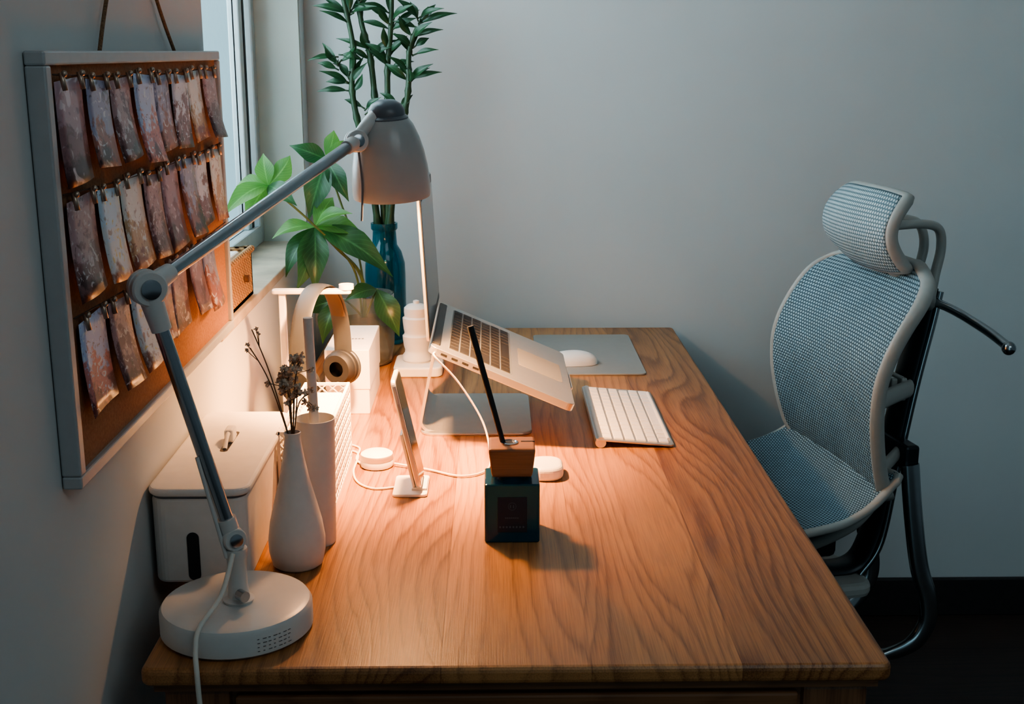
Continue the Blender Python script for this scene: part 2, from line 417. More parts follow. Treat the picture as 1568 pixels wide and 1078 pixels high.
so=o.modifiers.new('s','SOLIDIFY');so.thickness=.0005
b.append(o)
b.append(merge('photo_clips',clipd,M['brass']));b.append(merge('photo_strings',strd,M['string']))
nail=V((WX+.006,1.452,1.535))
b.append(tube('hanging_rope_1',[(WX+.010,1.300,z1-.002),(WX+.008,1.345,1.414),nail],.0022,M['rope']))
b.append(tube('hanging_rope_2',[(WX+.010,1.607,z1-.002),(WX+.008,1.545,1.42),nail],.0022,M['rope']))
b.append(rod('nail',(WX,1.452,1.533),(WX+.02,1.452,1.537),.002,M['chrome']))
group('cork_board',(WX,1.48,1.15),b)

# ------------------------------------------------------------ wicker basket on sill
b=[]
bx0,bx1,by0,by1,bz0,bz1=-.515,-.418,1.86,2.10,.951,1.030
t=.006
b.append(multibox('basket_walls',[(bx0,bx1,by0,by1,bz0,bz0+t),(bx0,bx0+t,by0,by1,bz0,bz1),(bx1-t,bx1,by0,by1,bz0,bz1),(bx0,bx1,by0,by0+t,bz0,bz1),(bx0,bx1,by1-t,by1,bz0,bz1)],M['wicker']))
b.append(tube('basket_rim',[(bx0,by0,bz1),(bx1,by0,bz1),(bx1,by1,bz1),(bx0,by1,bz1)],.006,M['wicker'],cyc=True,smoothpath=False))
b.append(tube('basket_button',[(bx1+.001,2.03,.99),(bx1+.008,2.03,.99)],.006,M['string'],smoothpath=False))
b.append(box('basket_papers',bx0+.01,bx1-.01,by0+.012,by1-.05,bz0+.01,bz1+.004,M['card'],bevel=.004))
group('wicker_basket',(-.467,2.0,.951),b)

# ------------------------------------------------------------ desk lamp
L=[]
bc=V((-.285,1.25,DZ))
L.append(lathe('base',[(0,0),(.078,0),(.083,.004),(.083,.027),(.080,.032),(.074,.034),(0,.034)],bc,M['lampw'],64))
pv=V((-.281,1.245,DZ+.034))
L.append(lathe('post',[(0,0),(.016,0),(.017,.003),(.012,.006),(.0105,.02),(.0105,.05),(.012,.052),(.012,.062),(0,.062)],pv,M['lampw'],28))
L.append(rod('post_screw',pv+V((.004,-.014,.014)),pv+V((.012,-.022,.014)),.006,M['chrome']))
J0=V((-.284,1.245,.848));J1=V((-.350,1.222,1.128));J2=V((-.187,1.700,1.241))
def joint(nm,c,ax,r=.017,h=.017):
    ax=V(ax).normalized();o=[]
    o.append(lathe(nm,[(0,-h),(r*.9,-h),(r,-h+.002),(r,-.002),(r*.92,-.001),(r*.92,.001),(r,.002),(r,h-.002),(r*.9,h),(0,h)],c,M['lampw'],32,axis=ax))
    for s in(-1,1):o.append(lathe(nm+'_bolt',[(0,h-.001),(r*.55,h-.001),(r*.55,h+.003),(r*.3,h+.004),(0,h+.004)],c,M['chrome'],20,axis=ax*s))
    return o
perp=V((.55,-.83,0))
L+=joint('joint_lower',J0,perp,.013,.010)
L+=joint('joint_elbow',J1,perp,.0185,.011)
d01=(J1-J0).normalized();d12=(J2-J1).normalized()
L.append(tube('lower_arm',[J0+d01*.014,J1-d01*.012],.0078,M['chrome'],smoothpath=False,seg=24))
L.append(tube('lower_clevis',[J0-d01*.012,J0+d01*.024],.0105,M['lampw'],smoothpath=False,seg=24))
L.append(tube('lower_tension_rod',[J0+V((-.006,-.008,-.02)),J0+V((-.006,-.008,0))+d01*.10],.0022,M['lampw'],smoothpath=False))
L.append(tube('elbow_socket_1',[J1-d01*.046,J1-d01*.01],[.0105,.012],M['lampw'],smoothpath=False,seg=24))
L.append(tube('elbow_socket_2',[J1+d12*.008,J1+d12*.042],[.012,.0098],M['lampw'],smoothpath=False,seg=24))
L.append(tube('upper_arm',[J1+d12*.03,J2-d12*.018],.0078,M['chrome'],smoothpath=False,seg=24))
L.append(tube('upper_socket',[J2-d12*.032,J2],[.0095,.0105],M['lampw'],smoothpath=False,seg=24))
L+=joint('joint_head',J2,(.35,-.93,.1),.0155,.010)
hx=V((-.144,1.748,1.160));ax=V((-.035,-.10,1)).normalized()
q=EZ.rotation_difference(ax)
outer=[(.0545,.0),(.0555,.004),(.0552,.020),(.0535,.042),(.0496,.064),(.0438,.084),(.0365,.101),(.0285,.112),(.0240,.117)]
inner=[(r-.0022,z-.001) for r,z in outer[::-1]]
L.append(lathe('shade',outer,hx,M['shade'],64,axis=ax))
inner[-1]=(.0545,.0)
L.append(lathe('shade_inner',inner,hx,M['lampin'],64,axis=ax))
L.append(lathe('shade_cap',[(.0255,.112),(.0262,.116),(.0255,.122),(.021,.130),(.013,.135),(0,.1365)],hx,M['dgrey'],40,axis=ax))
capc=hx+q@V((0,0,.112))
L.append(tube('head_bracket',[J2,J2+V((.010,.008,.016)),capc+V((-.012,-.008,.004))],[.0085,.009,.0115],M['lampw'],seg=18))
L.append(lathe('cap_collar',[(.0245,.104),(.030,.106),(.030,.112),(.0250,.116)],hx,M['dgrey'],40,axis=ax))
bulb=hx+q@V((0,0,.040))
L.append(lathe('bulb_socket',[(0,.112),(.012,.11),(.012,.072),(0,.072)],hx,M['lampw'],20,axis=ax))
L.append(tube('lamp_head_cord',[J2+V((.002,0,-.008)),J2+V((.006,.002,-.06)),J2+V((.004,.0,-.11))],.0016,M['dgrey']))
L.append(tube('power_cord',[J0+V((.002,-.012,-.014)),(-.290,1.205,.800),(-.307,1.172,.778),(-.309,1.158,.760),(-.306,1.146,.738),(-.304,1.143,.70),(-.300,1.146,.62)],.0028,M['cable'],seg=10))
lb=[];rl=random.Random(4)
for k in range(7):
    for m_ in range(4):
        a=math.radians(-64+k*4.2);a2=a+math.radians(rl.uniform(1.2,3.2));R=.0833
        z=DZ+.008+m_*.0045
        n=[bc.x+R*math.cos(a),bc.y+R*math.sin(a)],[bc.x+R*math.cos(a2),bc.y+R*math.sin(a2)]
        lb.append(([V((*n[0],z)),V((*n[1],z)),V((*n[1],z+.0009)),V((*n[0],z+.0009))],[[0,1,2,3]]))
L.append(merge('base_print',lb,M['print'],False))
group('desk_lamp',tuple(bc),L)
def lamplight(nm,kind,e):
    ld=bpy.data.lights.new(nm,kind);ld.energy=e;ld.color=(1,.46,.17);ld.shadow_soft_size=.024
    lo=link(bpy.data.objects.new(nm,ld));lo.location=bulb
    lo.parent=bpy.data.objects['desk_lamp'];lo.matrix_parent_inverse=Matrix.Translation(-bc)
    return ld,lo
lamplight('lamp_bulb_light','POINT',19)
ld,lo=lamplight('lamp_reflector_beam','SPOT',125);ld.spot_size=math.radians(104);ld.spot_blend=1.
aim=V((-.165,1.90,DZ))-bulb
lo.rotation_euler=aim.to_track_quat('-Z','Y').to_euler()

# ------------------------------------------------------------ cable box
b=[]
b.append(rplate('box_body',(-.408,1.366,DZ),.114,.312,.108,M['ceramic'],r=.018,bevel=.004))
b.append(rplate('box_seam',(-.407,1.367,DZ+.107),.112,.31,.004,M['dgrey'],r=.018))
b.append(rplate('box_lid',(-.4105,1.360,DZ+.111),.1215,.324,.010,M['ceramic'],r=.022,bevel=.004,seg=3))
b.append(rplate('cable_slot',(-.366,1.3652,DZ+.004),.0145,.061,.0016,M['black'],r=.007,ex=EX,ey=EZ,ez=EY))
b.append(rplate('lid_opening',(-.353,1.50,DZ+.1205),.010,.085,.001,M['black'],r=.0045))
b.append(tube('plug_cord',[(-.348,1.51,DZ+.121),(-.348,1.535,DZ+.134),(-.347,1.57,DZ+.122)],.003,M['cable']))
b.append(box('plug',-.354,-.342,1.535,1.560,DZ+.121,DZ+.139,M['white'],bevel=.003))
group('cable_box',(-.35,1.52,DZ),b)

# ------------------------------------------------------------ vases
b=[lathe('vase_body',[(0,0),(.026,0),(.031,.004),(.0345,.02),(.035,.036),(.032,.058),(.0255,.085),(.0185,.112),(.0132,.14),(.0105,.158),(.0098,.166),(.0105,.172),(.0092,.1725),(.008,.166),(.009,.14),(0,.12)],(-.2445,1.420,DZ),M['ceramic'],56)]
st=[];fl=[]
rnd=random.Random(3)
base=V((-.2445,1.42,DZ+.15))
for k in range(11):
    tip=V((-.2475+rnd.uniform(-.010,.020),1.42+rnd.uniform(-.02,.03),DZ+.172+rnd.uniform(.040,.098)))
    if k==9: tip=V((-.287,1.42,DZ+.30))
    if k==10: tip=V((-.292,1.43,DZ+.275))
    mid=(base+tip)/2+V((rnd.uniform(-.004,.004),0,.02))
    pts=catmull([base,mid,tip],6);st.append(sweep_data(pts,.0008,5))
    for j in range(6 if k<9 else 2):
        c=tip+V((rnd.gauss(0,.006),rnd.gauss(0,.007),rnd.gauss(0,.009)))
        st.append(sweep_data([pts[-4],c],.0005,4))
        r=.0035 if k>=9 else .0058
        for m_ in range(12):
            dd=V((rnd.gauss(0,1),rnd.gauss(0,1),rnd.gauss(0,1))).normalized()
            s=dd.orthogonal().normalized()*r*.34
            fl.append(([c,c+dd*r*.6+s,c+dd*r,c+dd*r*.6-s],[[0,1,2,3]]))
        fl.append(sphere_data(c,r*.35,6,4))
b.append(merge('dried_stems',st,M['drystem']));b.append(merge('dried_flowers',fl,M['dry'],False))
group('bottle_vase',(-.2445,1.42,DZ),b)
b=[lathe('cylinder_body',[(0,0),(.020,0),(.0215,.003),(.0235,.08),(.0248,.155),(.0252,.168),(.0243,.1685),(.0228,.155),(.021,.03),(0,.025)],(-.2275,1.492,DZ),M['ceramic'],56)]
b.append(tube('white_rod',[(-.2255,1.492,DZ+.03),(-.2315,1.494,DZ+.298)],.0062,M['stick'],smoothpath=False))
group('cylinder_vase',(-.2275,1.492,DZ),b)

# ------------------------------------------------------------ lattice box
lx0,lx1,ly0,ly1,lz0,lz1=-.290,-.224,1.575,1.825,DZ,DZ+.124
bars=[]
def bar(a,c,r=.0017): bars.append(sweep_data([V(a),V(c)],r,6))
cell=.0155
for xf in (lx1,lx0):
    ny=int((ly1-ly0)/cell)
    nz=int((lz1-lz0)/cell)
    for i in range(ny):
        for j in range(nz):
            ya=ly0+i*(ly1-ly0)/ny;yb=ly0+(i+1)*(ly1-ly0)/ny;za=lz0+j*(lz1-lz0)/nz;zb=lz0+(j+1)*(lz1-lz0)/nz
            bar((xf,ya,za),(xf,yb,zb));bar((xf,ya,zb),(xf,yb,za))
for yf in (ly0,ly1):
    for i in range(4):
        for j in range(7):
            xa=lx0+i*(lx1-lx0)/4;xb=xa+(lx1-lx0)/4;za=lz0+j*(lz1-lz0)/7;zb=za+(lz1-lz0)/7
            bar((xa,yf,za),(xb,yf,zb));bar((xa,yf,zb),(xb,yf,za))
b=[merge('lattice_bars',bars,M['card'])]
t=.004
b.append(multibox('lattice_frame',[(lx0-t/2,lx1+t/2,ly0-t/2,ly1+t/2,lz0,lz0+.005),
 (lx1-t/2,lx1+t/2,ly0,ly1,lz1-t,lz1),(lx0-t/2,lx0+t/2,ly0,ly1,lz1-t,lz1),(lx0,lx1,ly0-t/2,ly0+t/2,lz1-t,lz1),(lx0,lx1,ly1-t/2,ly1+t/2,lz1-t,lz1),
 (lx1-t/2,lx1+t/2,ly0-t/2,ly0+t/2,lz0,lz1),(lx1-t/2,lx1+t/2,ly1-t/2,ly1+t/2,lz0,lz1),(lx0-t/2,lx0+t/2,ly0-t/2,ly0+t/2,lz0,lz1),(lx0-t/2,lx0+t/2,ly1-t/2,ly1+t/2,lz0,lz1)],M['card']))
b.append(box('inner_tray',lx0+.008,lx1-.008,ly0+.01,ly1-.01,lz0+.006,lz1-.012,M['card'],bevel=.003))
group('lattice_organizer',(-.256,1.70,DZ),b)

# ------------------------------------------------------------ headphone stand + headphones
b=[rplate('stand_foot',(-.375,1.90,DZ),.075,.10,.006,M['white'],r=.02,bevel=.002),
   rplate('pole',(-.3475,1.944,DZ+.006),.011,.012,.236,M['white'],bevel=.002),
   rplate('cross_arm',(-.358,1.940,DZ+.240),.128,.020,.007,M['white'],r=.006,bevel=.002),
   lathe('arm_knob',[(0,0),(.012,0),(.012,.008),(0,.008)],(-.238,1.95,DZ+.247),M['white'],24)]
group('headphone_stand',(-.34,1.95,DZ),b)
hc=V((-.283,1.955,DZ+.1));dirv=V((.38,.92,0)).normalized();side=V((.92,-.38,0))
arch=[];R=.072
for i in range(25):
    a=math.pi*i/24;arch.append(hc+dirv*(R*math.cos(a))+EZ*(.020+.132*math.sin(a)**.85))
b=[tube('headband',arch,.0028,M['band'],n=2,seg=12,flat=6.0,up=side),
   tube('headband_lining',[p+ (hc+EZ*.02-p).normalized()*.004 for p in arch[4:21]],.0026,M['bandin'],n=2,seg=12,flat=5.2,up=side)]
for s in(-1,1):
    c=hc+dirv*(R*s)+EZ*.0
    b.append(lathe('ear_cup',[(0,-.012),(.024,-.012),(.029,-.008),(.030,.004),(.027,.010),(0,.012)],c,M['ring'],40,axis=dirv*s))
    b.append(lathe('ear_ring',[(.029,-.002),(.0315,0),(.0315,.004),(.028,.008)],c,M['band'],40,axis=dirv*s))
    b.append(lathe('ear_pad',[(.013,-.026),(.024,-.026),(.0285,-.020),(.0285,-.012),(0,-.012)],c,M['ring'],40,axis=dirv*s))
group('headphones',tuple(hc),b)

# ------------------------------------------------------------ white gift box
b=[box('carton',-.293,-.218,2.07,2.265,DZ,DZ+.114,M['card'],bevel=.0015),
   box('carton_lid',-.2945,-.2165,2.0685,2.2665,DZ+.045,DZ+.1165,M['card'],bevel=.0015)]
tx=[([V((-.262+i*.006,2.15,DZ+.1168)),V((-.2585+i*.006,2.15,DZ+.1168)),V((-.2585+i*.006,2.158,DZ+.1168)),V((-.262+i*.006,2.158,DZ+.1168))],[[0,1,2,3]]) for i in range(5)]
b.append(merge('lid_print',tx,M['pad'],False))
group('white_carton',(-.255,2.17,DZ),b)

# ------------------------------------------------------------ plants
def leaf_data(base,tip,w,up=EZ,sag=.15,fold=.25,n=12,m=4):
    base=V(base);tip=V(tip);dv=tip-base;L_=dv.length
    lat=dv.cross(V(up))
    if lat.length<1e-5: lat=EX.copy()
    lat.normalize();nr=lat.cross(dv).normalized()
    if nr.z<0: nr=-nr
    vs=[];fs=[];uv=[]
    for i in range(n+1):
        t=i/n
        c=base+dv*t+nr*(sag*L_*4*t*(1-t))
        ww=w*.5*(math.sin(math.pi*t**.9)**1.05)*(1.12 if t<.5 else 1.12-.45*(t-.5)/.5)+.0004
        for j in range(m+1):
            s=j/m*2-1
            vs.append(c+lat*(ww*s)+nr*(abs(s)*ww*fold));uv.append((j/m,t))
    for i in range(n):
        for j in range(m):
            a=i*(m+1)+j;fs.append([a,a+1,a+m+2,a+m+1])
    return vs,fs,uv
pc=V((-.262,2.44,DZ))
b=[lathe('glass_pot',[(0,0),(.048,0),(.053,.004),(.059,.04),(.061,.09),(.060,.145),(.0575,.145),(.0585,.09),(.0565,.04),(.050,.008),(0,.008)],pc,M['cglass'],56),
   lathe('soil_fill',[(0,.009),(.049,.009),(.0555,.04),(.0575,.085),(.05,.092),(0,.096)],pc,M['soil'],40)]
def S(x,y,z): return V((pc.x+x/100,pc.y+y/100,DZ+.14+z/100))
C2=V((-.420,2.30,1.117))
stems=[[S(0,0,-5),S(-.5,0,4),S(-5,-2,10),S(-9,-3,14.3)],[S(-.5,0,-5),S(-2,-1,6),S(-9,-8,16),C2],[S(.5,0,-5),S(-1,1,8),S(-5,3,20),S(-7,3,27)],
       [S(0,0,-5),S(2,-1,0),S(3,-4,2)],[S(0,0,-5),S(-3,-2,-1),S(-4.5,-5,0)]]
sd=[sweep_data(catmull(s,8),[.0046-.0026*i/(8*(len(s)-1)) for i in range(8*(len(s)-1)+1)] if k<1 else .0022,8) for k,s in enumerate(stems)]
b.append(merge('plant_stems',sd,M['stem']))
lf=[];lfd=[]
C1=S(-9,-3,14.3)
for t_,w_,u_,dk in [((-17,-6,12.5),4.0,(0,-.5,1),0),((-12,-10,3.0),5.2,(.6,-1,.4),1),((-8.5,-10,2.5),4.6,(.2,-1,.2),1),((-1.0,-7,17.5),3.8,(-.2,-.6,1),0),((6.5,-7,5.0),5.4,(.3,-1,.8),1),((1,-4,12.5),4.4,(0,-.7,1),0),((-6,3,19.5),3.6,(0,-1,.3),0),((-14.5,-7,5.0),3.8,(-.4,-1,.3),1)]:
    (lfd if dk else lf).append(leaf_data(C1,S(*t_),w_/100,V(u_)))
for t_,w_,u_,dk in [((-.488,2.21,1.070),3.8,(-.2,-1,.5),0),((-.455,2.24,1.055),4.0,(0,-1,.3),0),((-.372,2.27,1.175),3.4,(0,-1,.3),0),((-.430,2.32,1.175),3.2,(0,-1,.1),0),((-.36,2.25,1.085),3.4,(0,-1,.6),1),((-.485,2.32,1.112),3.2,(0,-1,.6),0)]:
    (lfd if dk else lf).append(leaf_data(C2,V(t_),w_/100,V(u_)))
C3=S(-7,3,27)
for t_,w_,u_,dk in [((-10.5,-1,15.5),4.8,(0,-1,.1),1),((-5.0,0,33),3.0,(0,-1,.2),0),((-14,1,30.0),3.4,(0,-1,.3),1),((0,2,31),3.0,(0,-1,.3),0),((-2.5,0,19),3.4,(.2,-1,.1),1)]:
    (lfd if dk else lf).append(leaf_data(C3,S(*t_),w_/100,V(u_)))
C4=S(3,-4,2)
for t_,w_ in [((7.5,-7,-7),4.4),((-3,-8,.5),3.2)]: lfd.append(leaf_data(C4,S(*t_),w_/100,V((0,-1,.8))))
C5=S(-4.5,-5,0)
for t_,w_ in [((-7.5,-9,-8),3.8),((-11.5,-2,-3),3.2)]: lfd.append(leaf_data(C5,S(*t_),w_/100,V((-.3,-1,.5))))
b.append(merge('leaves_light',lf,M['leaf']));b.append(merge('leaves_dark',lfd,M['leafd']))
group('potted_money_tree',tuple(pc),b)
# bamboo in blue bottle
bc2=V((-.235,2.63,DZ))
b=[lathe('blue_bottle',[(0,0),(.040,0),(.044,.005),(.044,.15),(.043,.175),(.036,.20),(.027,.215),(.025,.245),(.029,.250),(.029,.262),(.025,.262),(.022,.245),(.024,.215),(.033,.198),(.039,.17),(.040,.01),(0,.008)],bc2,M['bglass'],56)]
def T(x,y,z): return V((bc2.x+x/100,bc2.y+y/100,DZ+z/100))
stk=[[T(-1,0,2),T(-1.4,0,26),T(-4.0,0,42),T(-6.0,0,54),T(-5.5,0,63),T(-8,0,76)],[T(0,1,2),T(0,1,26),T(-1.0,1,45),T(-2,1,60),T(-4,1,70),T(-3,1,82)],[T(1,0,2),T(1,0,26),T(1.4,0,45),T(1.5,0,58),T(2.5,0,68),T(3,0,82)],
     [T(1,-1,2),T(1.4,-1,26),T(4.0,-1,44),T(5.8,-1,54),T(6.2,-1,62),T(8.0,-1,67)]]
sd=[];lf=[]
rn=random.Random(11)
for s in stk:
    pts=catmull(s,10);rads=[]
    for i in range(len(pts)):
        rads.append(.0082+(.0018 if i%5==0 else 0)-.0035*i/len(pts))
    sd.append(sweep_data(pts,rads,10))
def bleaf(c,dx,dy,dz,l,w=1.3):
    dv=V((dx,dy,dz)).normalized()
    tip=c+dv*(l/100)+V((0,0,-.16*l/100))
    sd.append(sweep_data([c,c+dv*.012],.0018,6))
    lf.append(leaf_data(c+dv*.006,tip,w/100,V((rn.uniform(-.3,.3),-1,.5)),sag=.13,fold=.35))
def clump(c,n,L_,side_=0,upz=.55):
    for k in range(n):
        a=2*math.pi*(k+rn.random()*.6)/n
        bleaf(c+V((0,0,rn.uniform(-.02,.02))),math.cos(a)*1.1+side_,math.sin(a)*.45-.15,upz+rn.uniform(-.35,.5),L_*1.12*rn.uniform(.65,1.15),rn.uniform(1.0,1.5))
clump(T(-6.5,0,55),8,7,-.4);clump(T(-8.5,-1,60),7,6,-.2,.3);clump(T(-3.5,0,50),3,5)
clump(T(-8,0,76),8,8,-.3,.3);clump(T(-6,0,68),7,7,-.3);clump(T(-4,0,73),6,7)
clump(T(-2,1,62),6,7);clump(T(2,0,60),7,6);clump(T(2.5,0,68),9,7);clump(T(3,0,76),7,7,.1)
clump(T(6,-1,57),7,6,.2);clump(T(7,-1,63),8,6,.3);clump(T(8.2,-1,67),7,7,.2,.7);clump(T(3.8,-1,52),3,5)
b.append(merge('bamboo_stalks',sd,M['bstem']));b.append(merge('bamboo_leaves',lf,M['leafb']))
group('lucky_bamboo',tuple(bc2),b)

# ------------------------------------------------------------ stacked tea cups on tray
b=[rplate('tray',(-.197,2.315,DZ),.096,.115,.020,M['white'],r=.016,bevel=.004,seg=3)]
cc=V((-.153,2.375,DZ+.020))
b.append(lathe('cup_stack',[(0,0),(.026,0),(.029,.004),(.0285,.012),(.024,.018),(.0235,.024),(.026,.032),(.0275,.044),(.028,.052),(.0255,.054),(.024,.058),(.0255,.066),(.027,.080),(.0275,.088),(.025,.090),(.0235,.0915),(.0245,.100),(.024,.108),(.017,.114),(.006,.116),(.006,.122),(0,.124)],cc,M['ceramic'],48))
b.append(tube('spout',[cc+V((.018,0,.095)),cc+V((.030,-.002,.100)),cc+V((.034,-.002,.110))],[.006,.004,.003],M['ceramic']))
group('tea_cup_set',tuple(cc),b)

# ------------------------------------------------------------ laptop stand + laptop
e1=V((.917,0,-.399));en=V((.399,0,.917))
H0=V((-.103,1.85,.905))
LW=.345;LD=.247
s=[rplate('stand_base',(-.122,1.940,DZ),.186,.245,.005,M['alu'],r=.022,bevel=.0015)]
def strip(nm,prof,ya,yb,th,mat):
    vs=[];fs=[];pts=[V((a,0,c)) for a,c in prof]
    pp=catmull(pts,6);n=len(pp)
    for i,p in enumerate(pp):
        t_=(pp[min(n-1,i+1)]-pp[max(0,i-1)]).normalized();nn=V((-t_.z,0,t_.x))
        for (y,k) in((ya,-1),(yb,-1),(yb,1),(ya,1)):
            vs.append(V((p.x,y,p.z))+nn*(k*th/2))
    for i in range(n-1):
        for k in range(4):
            l=(k+1)%4;fs.append([i*4+k,i*4+l,(i+1)*4+l,(i+1)*4+k])
    fs+=[[0,1,2,3],[(n-1)*4+k for k in (3,2,1,0)]]
    return bm_normals(mk(nm,vs,fs,mat,bevel=.001))
u0=H0-en*.0045
pa=u0+e1*.01;pb=u0+e1*.19
s.append(strip('stand_leg',[(-.085,DZ+.0026),(-.108,DZ+.004),(-.121,DZ+.016),(-.119,DZ+.035),(-.103,DZ+.115),(-.099,DZ+.138),(pa.x,pa.z-.001),(pa.x+.02,pa.z-.010),(pb.x,pb.z)],1.955,2.17,.005,M['alu']))
s.append(rplate('stand_lip',tuple(u0+e1*.248+V((0,.12,-.003))),.003,.09,.018,M['alu'],ex=e1,ez=en,bevel=.001))
group('laptop_stand',(-.03,2.06,DZ),s)
lp=[rplate('base_shell',tuple(H0),LD,LW,.013,M['alu'],r=.012,ex=e1,ez=en,bevel=.0012)]
K0=H0+en*.0131
lp.append(rplate('keyboard_well',tuple(K0+e1*.028+EY*.026),.110,LW-.052,.0003,M['dgrey'],r=.004,ex=e1,ez=en))
def keys(nm,O,ex,ey,ez,rows,cols,px,py,gap,h,mat,space=True):
    vs=[];fs=[]
    def k(a0,a1,b0,b1):
        n=len(vs)
        for c,ins in((0,0),(h,.0006)):
            for a,b_ in((a0+ins,b0+ins),(a1-ins,b0+ins),(a1-ins,b1-ins),(a0+ins,b1-ins)): vs.append(O+ex*a+ey*b_+ez*c)
        fs.extend([[n+i for i in f] for f in((4,5,6,7),(0,1,5,4),(1,2,6,5),(2,3,7,6),(3,0,4,7))])
    for r in range(rows):
        x0=r*px;x1=x0+px-gap
        if space and r==rows-1:
            ed=[0,1,2,3,4.2,9.2,10.4,11.4,12.4,cols]
        elif r%4==0 or not space: ed=[i for i in range(cols+1)]
        else:
            o_=[0,1.0,1.5,1.75,2.2][r%5];ed=[0]+[o_+i for i in range(1,cols-1)]+[cols]
        ed=sorted(set(e for e in ed if e<=cols))
        for a,b_ in zip(ed[:-1],ed[1:]):
            if b_-a>.4: k(x0,x1,a*py,b_*py-gap)
    return bm_normals(mk(nm,vs,fs,mat))
lp.append(keys('keys',K0+e1*.030+EY*.028,e1,EY,en,6,14,.0178,(LW-.056)/14,.0022,.0014,M['key']))
lp.append(rplate('trackpad',tuple(K0+e1*.152+EY*.115),.080,.115,.0004,M['pad'],r=.004,ex=e1,ez=en))
lp.append(rplate('hinge_bar',tuple(K0+e1*.001+EY*.02-en*.004),.014,LW-.04,.0065,M['black'],ex=e1,ez=en,bevel=.002))
sx=V((-.013,0,.238)).normalized();sn=V((sx.z,0,-sx.x))
SO=H0+en*.013+V((-.006,0,.004))
lp.append(rplate('lid_shell',tuple(SO),.232,LW,.0045,M['alu'],r=.010,ex=sx,ey=EY,ez=sn,bevel=.001))
lp.append(rplate('display_bezel',tuple(SO+sn*.0046+sx*.004+EY*.003),.225,LW-.006,.0008,M['black'],r=.007,ex=sx,ey=EY,ez=sn))
lp.append(rplate('display_glass',tuple(SO+sn*.0054+sx*.016+EY*.014),.200,LW-.028,.0004,M['screen'],r=.002,ex=sx,ey=EY,ez=sn))
for k in range(4): lp.append(rplate('port_%d'%(k+1),tuple(H0+e1*(.02+k*.018)+EY*(-.0004)+en*.005),.010,.001,.003,M['black'],ex=e1,ez=en))
group('laptop',tuple(H0),lp)
group('charging_cable',(-.08,1.85,.9),[tube('cable',[H0+e1*.012+V((0,-.001,.005)),H0+e1*.012+V((.002,-.012,.0)),(-.055,1.855,.855),(-.018,1.86,.79),(-.006,1.83,.745),(-.012,1.76,.743),(-.05,1.735,.743),(-.10,1.765,.743),(-.153,1.788,.745)],.0016,M['cable'])])

# ------------------------------------------------------------ mouse pad, mouse, keyboard
rplate('mouse_pad',(.088,2.325,DZ),.214,.345,.004,M['pad'],r=.012,bevel=.001)
def mouse():
    NU,NV=24,14;vs=[];fs=[]
    L_,W_,H_=.112,.060,.026
    for i in range(NU+1):
        a=math.pi*i/NU
        for j in range(NV+1):
            p=math.pi*j/NV
            x=-math.cos(a);rr=math.sin(a)**.7 if 0<i<NU else 0
            y=-math.cos(p)*rr;z=(math.sin(p)**.8 if 0<j<NV else 0)*rr
            z*= (1.0+.15*x-.15*x*x)
            vs.append((.155+x*L_/2,2.41+y*W_/2,DZ+.0045+z*H_))
    for i in range(NU):
        for j in range(NV):
            a=i*(NV+1)+j;fs.append([a,a+1,a+NV+2,a+NV+1])
    return bm_normals(mk('mouse_shell',vs,fs,M['white'],smooth=True))
group('computer_mouse',(.155,2.41,DZ),[mouse(),rplate('mouse_base',(.112,2.385,DZ+.004),.085,.05,.003,M['alu'],r=.02)])
ke=V((.126,0,-.011)).normalized();kn=V((-ke.z,0,ke.x))
KO=V((.163,1.872,DZ+.0125))
k=[rplate('keyboard_body',tuple(KO),.128,.318,.004,M['alu'],r=.006,ex=ke,ez=kn,bevel=.001),
   rod('battery_tube',KO+V((.009,0.001,-.0035)),KO+V((.009,.317,-.0035)),.0088,M['alu']),
   keys('keys',KO+kn*.0041+ke*.012+EY*.006,ke,EY,kn,6,14,.0185,.306/14,.0036,.002,M['pkey']),
   rod('rear_foot',KO+V((.121,.02,-.0045)),KO+V((.121,.298,-.0045)),.0030,M['white'])]
group('computer_keyboard',tuple(KO),k)

# ------------------------------------------------------------ phone, stand, puck, pebble charger
ps=[rplate('stand_plate',(-.146,1.652,DZ),.050,.083,.005,M['white'],r=.006,bevel=.0015)]
pe=V((-.036,0,.165)).normalized();pn=V((pe.z,0,-pe.x))
ps.append(rplate('stand_back',(-.117,1.672,DZ+.004),.085,.045,.004,M['white'],ex=pe,ey=EY,ez=pn,bevel=.001))
ps.append(rplate('stand_ledge',(-.119,1.668,DZ+.0045),.022,.052,.004,M['white'],bevel=.001))
group('phone_stand',(-.12,1.69,DZ),ps)
PO=V((-.1105,1.655,DZ+.0095))
ph=[rplate('phone_body',tuple(PO),.165,.076,.007,M['aluL'],r=.011,ex=pe,ey=EY,ez=pn,bevel=.002,seg=3),
    rplate('phone_screen',tuple(PO+pn*.0071+pe*.003+EY*.003),.159,.070,.0004,M['screen'],r=.009,ex=pe,ey=EY,ez=pn),
    rplate('side_button',tuple(PO+pe*.115-EY*.0008+pn*.003),.016,.001,.0022,M['alu'],ex=pe,ey=EY,ez=pn)]
group('smartphone',tuple(PO),ph)
group('charger_puck',(-.18,1.79,DZ),[lathe('puck',[(0,0),(.022,0),(.0245,.002),(.025,.011),(.0243,.012),(.0243,.0135),(.025,.0145),(.0245,.021),(.021,.0235),(0,.024)],(-.18,1.79,DZ),M['white'],48),
  tube('puck_cord',[(-.204,1.79,DZ+.004),(-.215,1.82,DZ+.002),(-.215,1.87,DZ+.002),(-.23,1.89,DZ+.002)],.0016,M['cable'])])
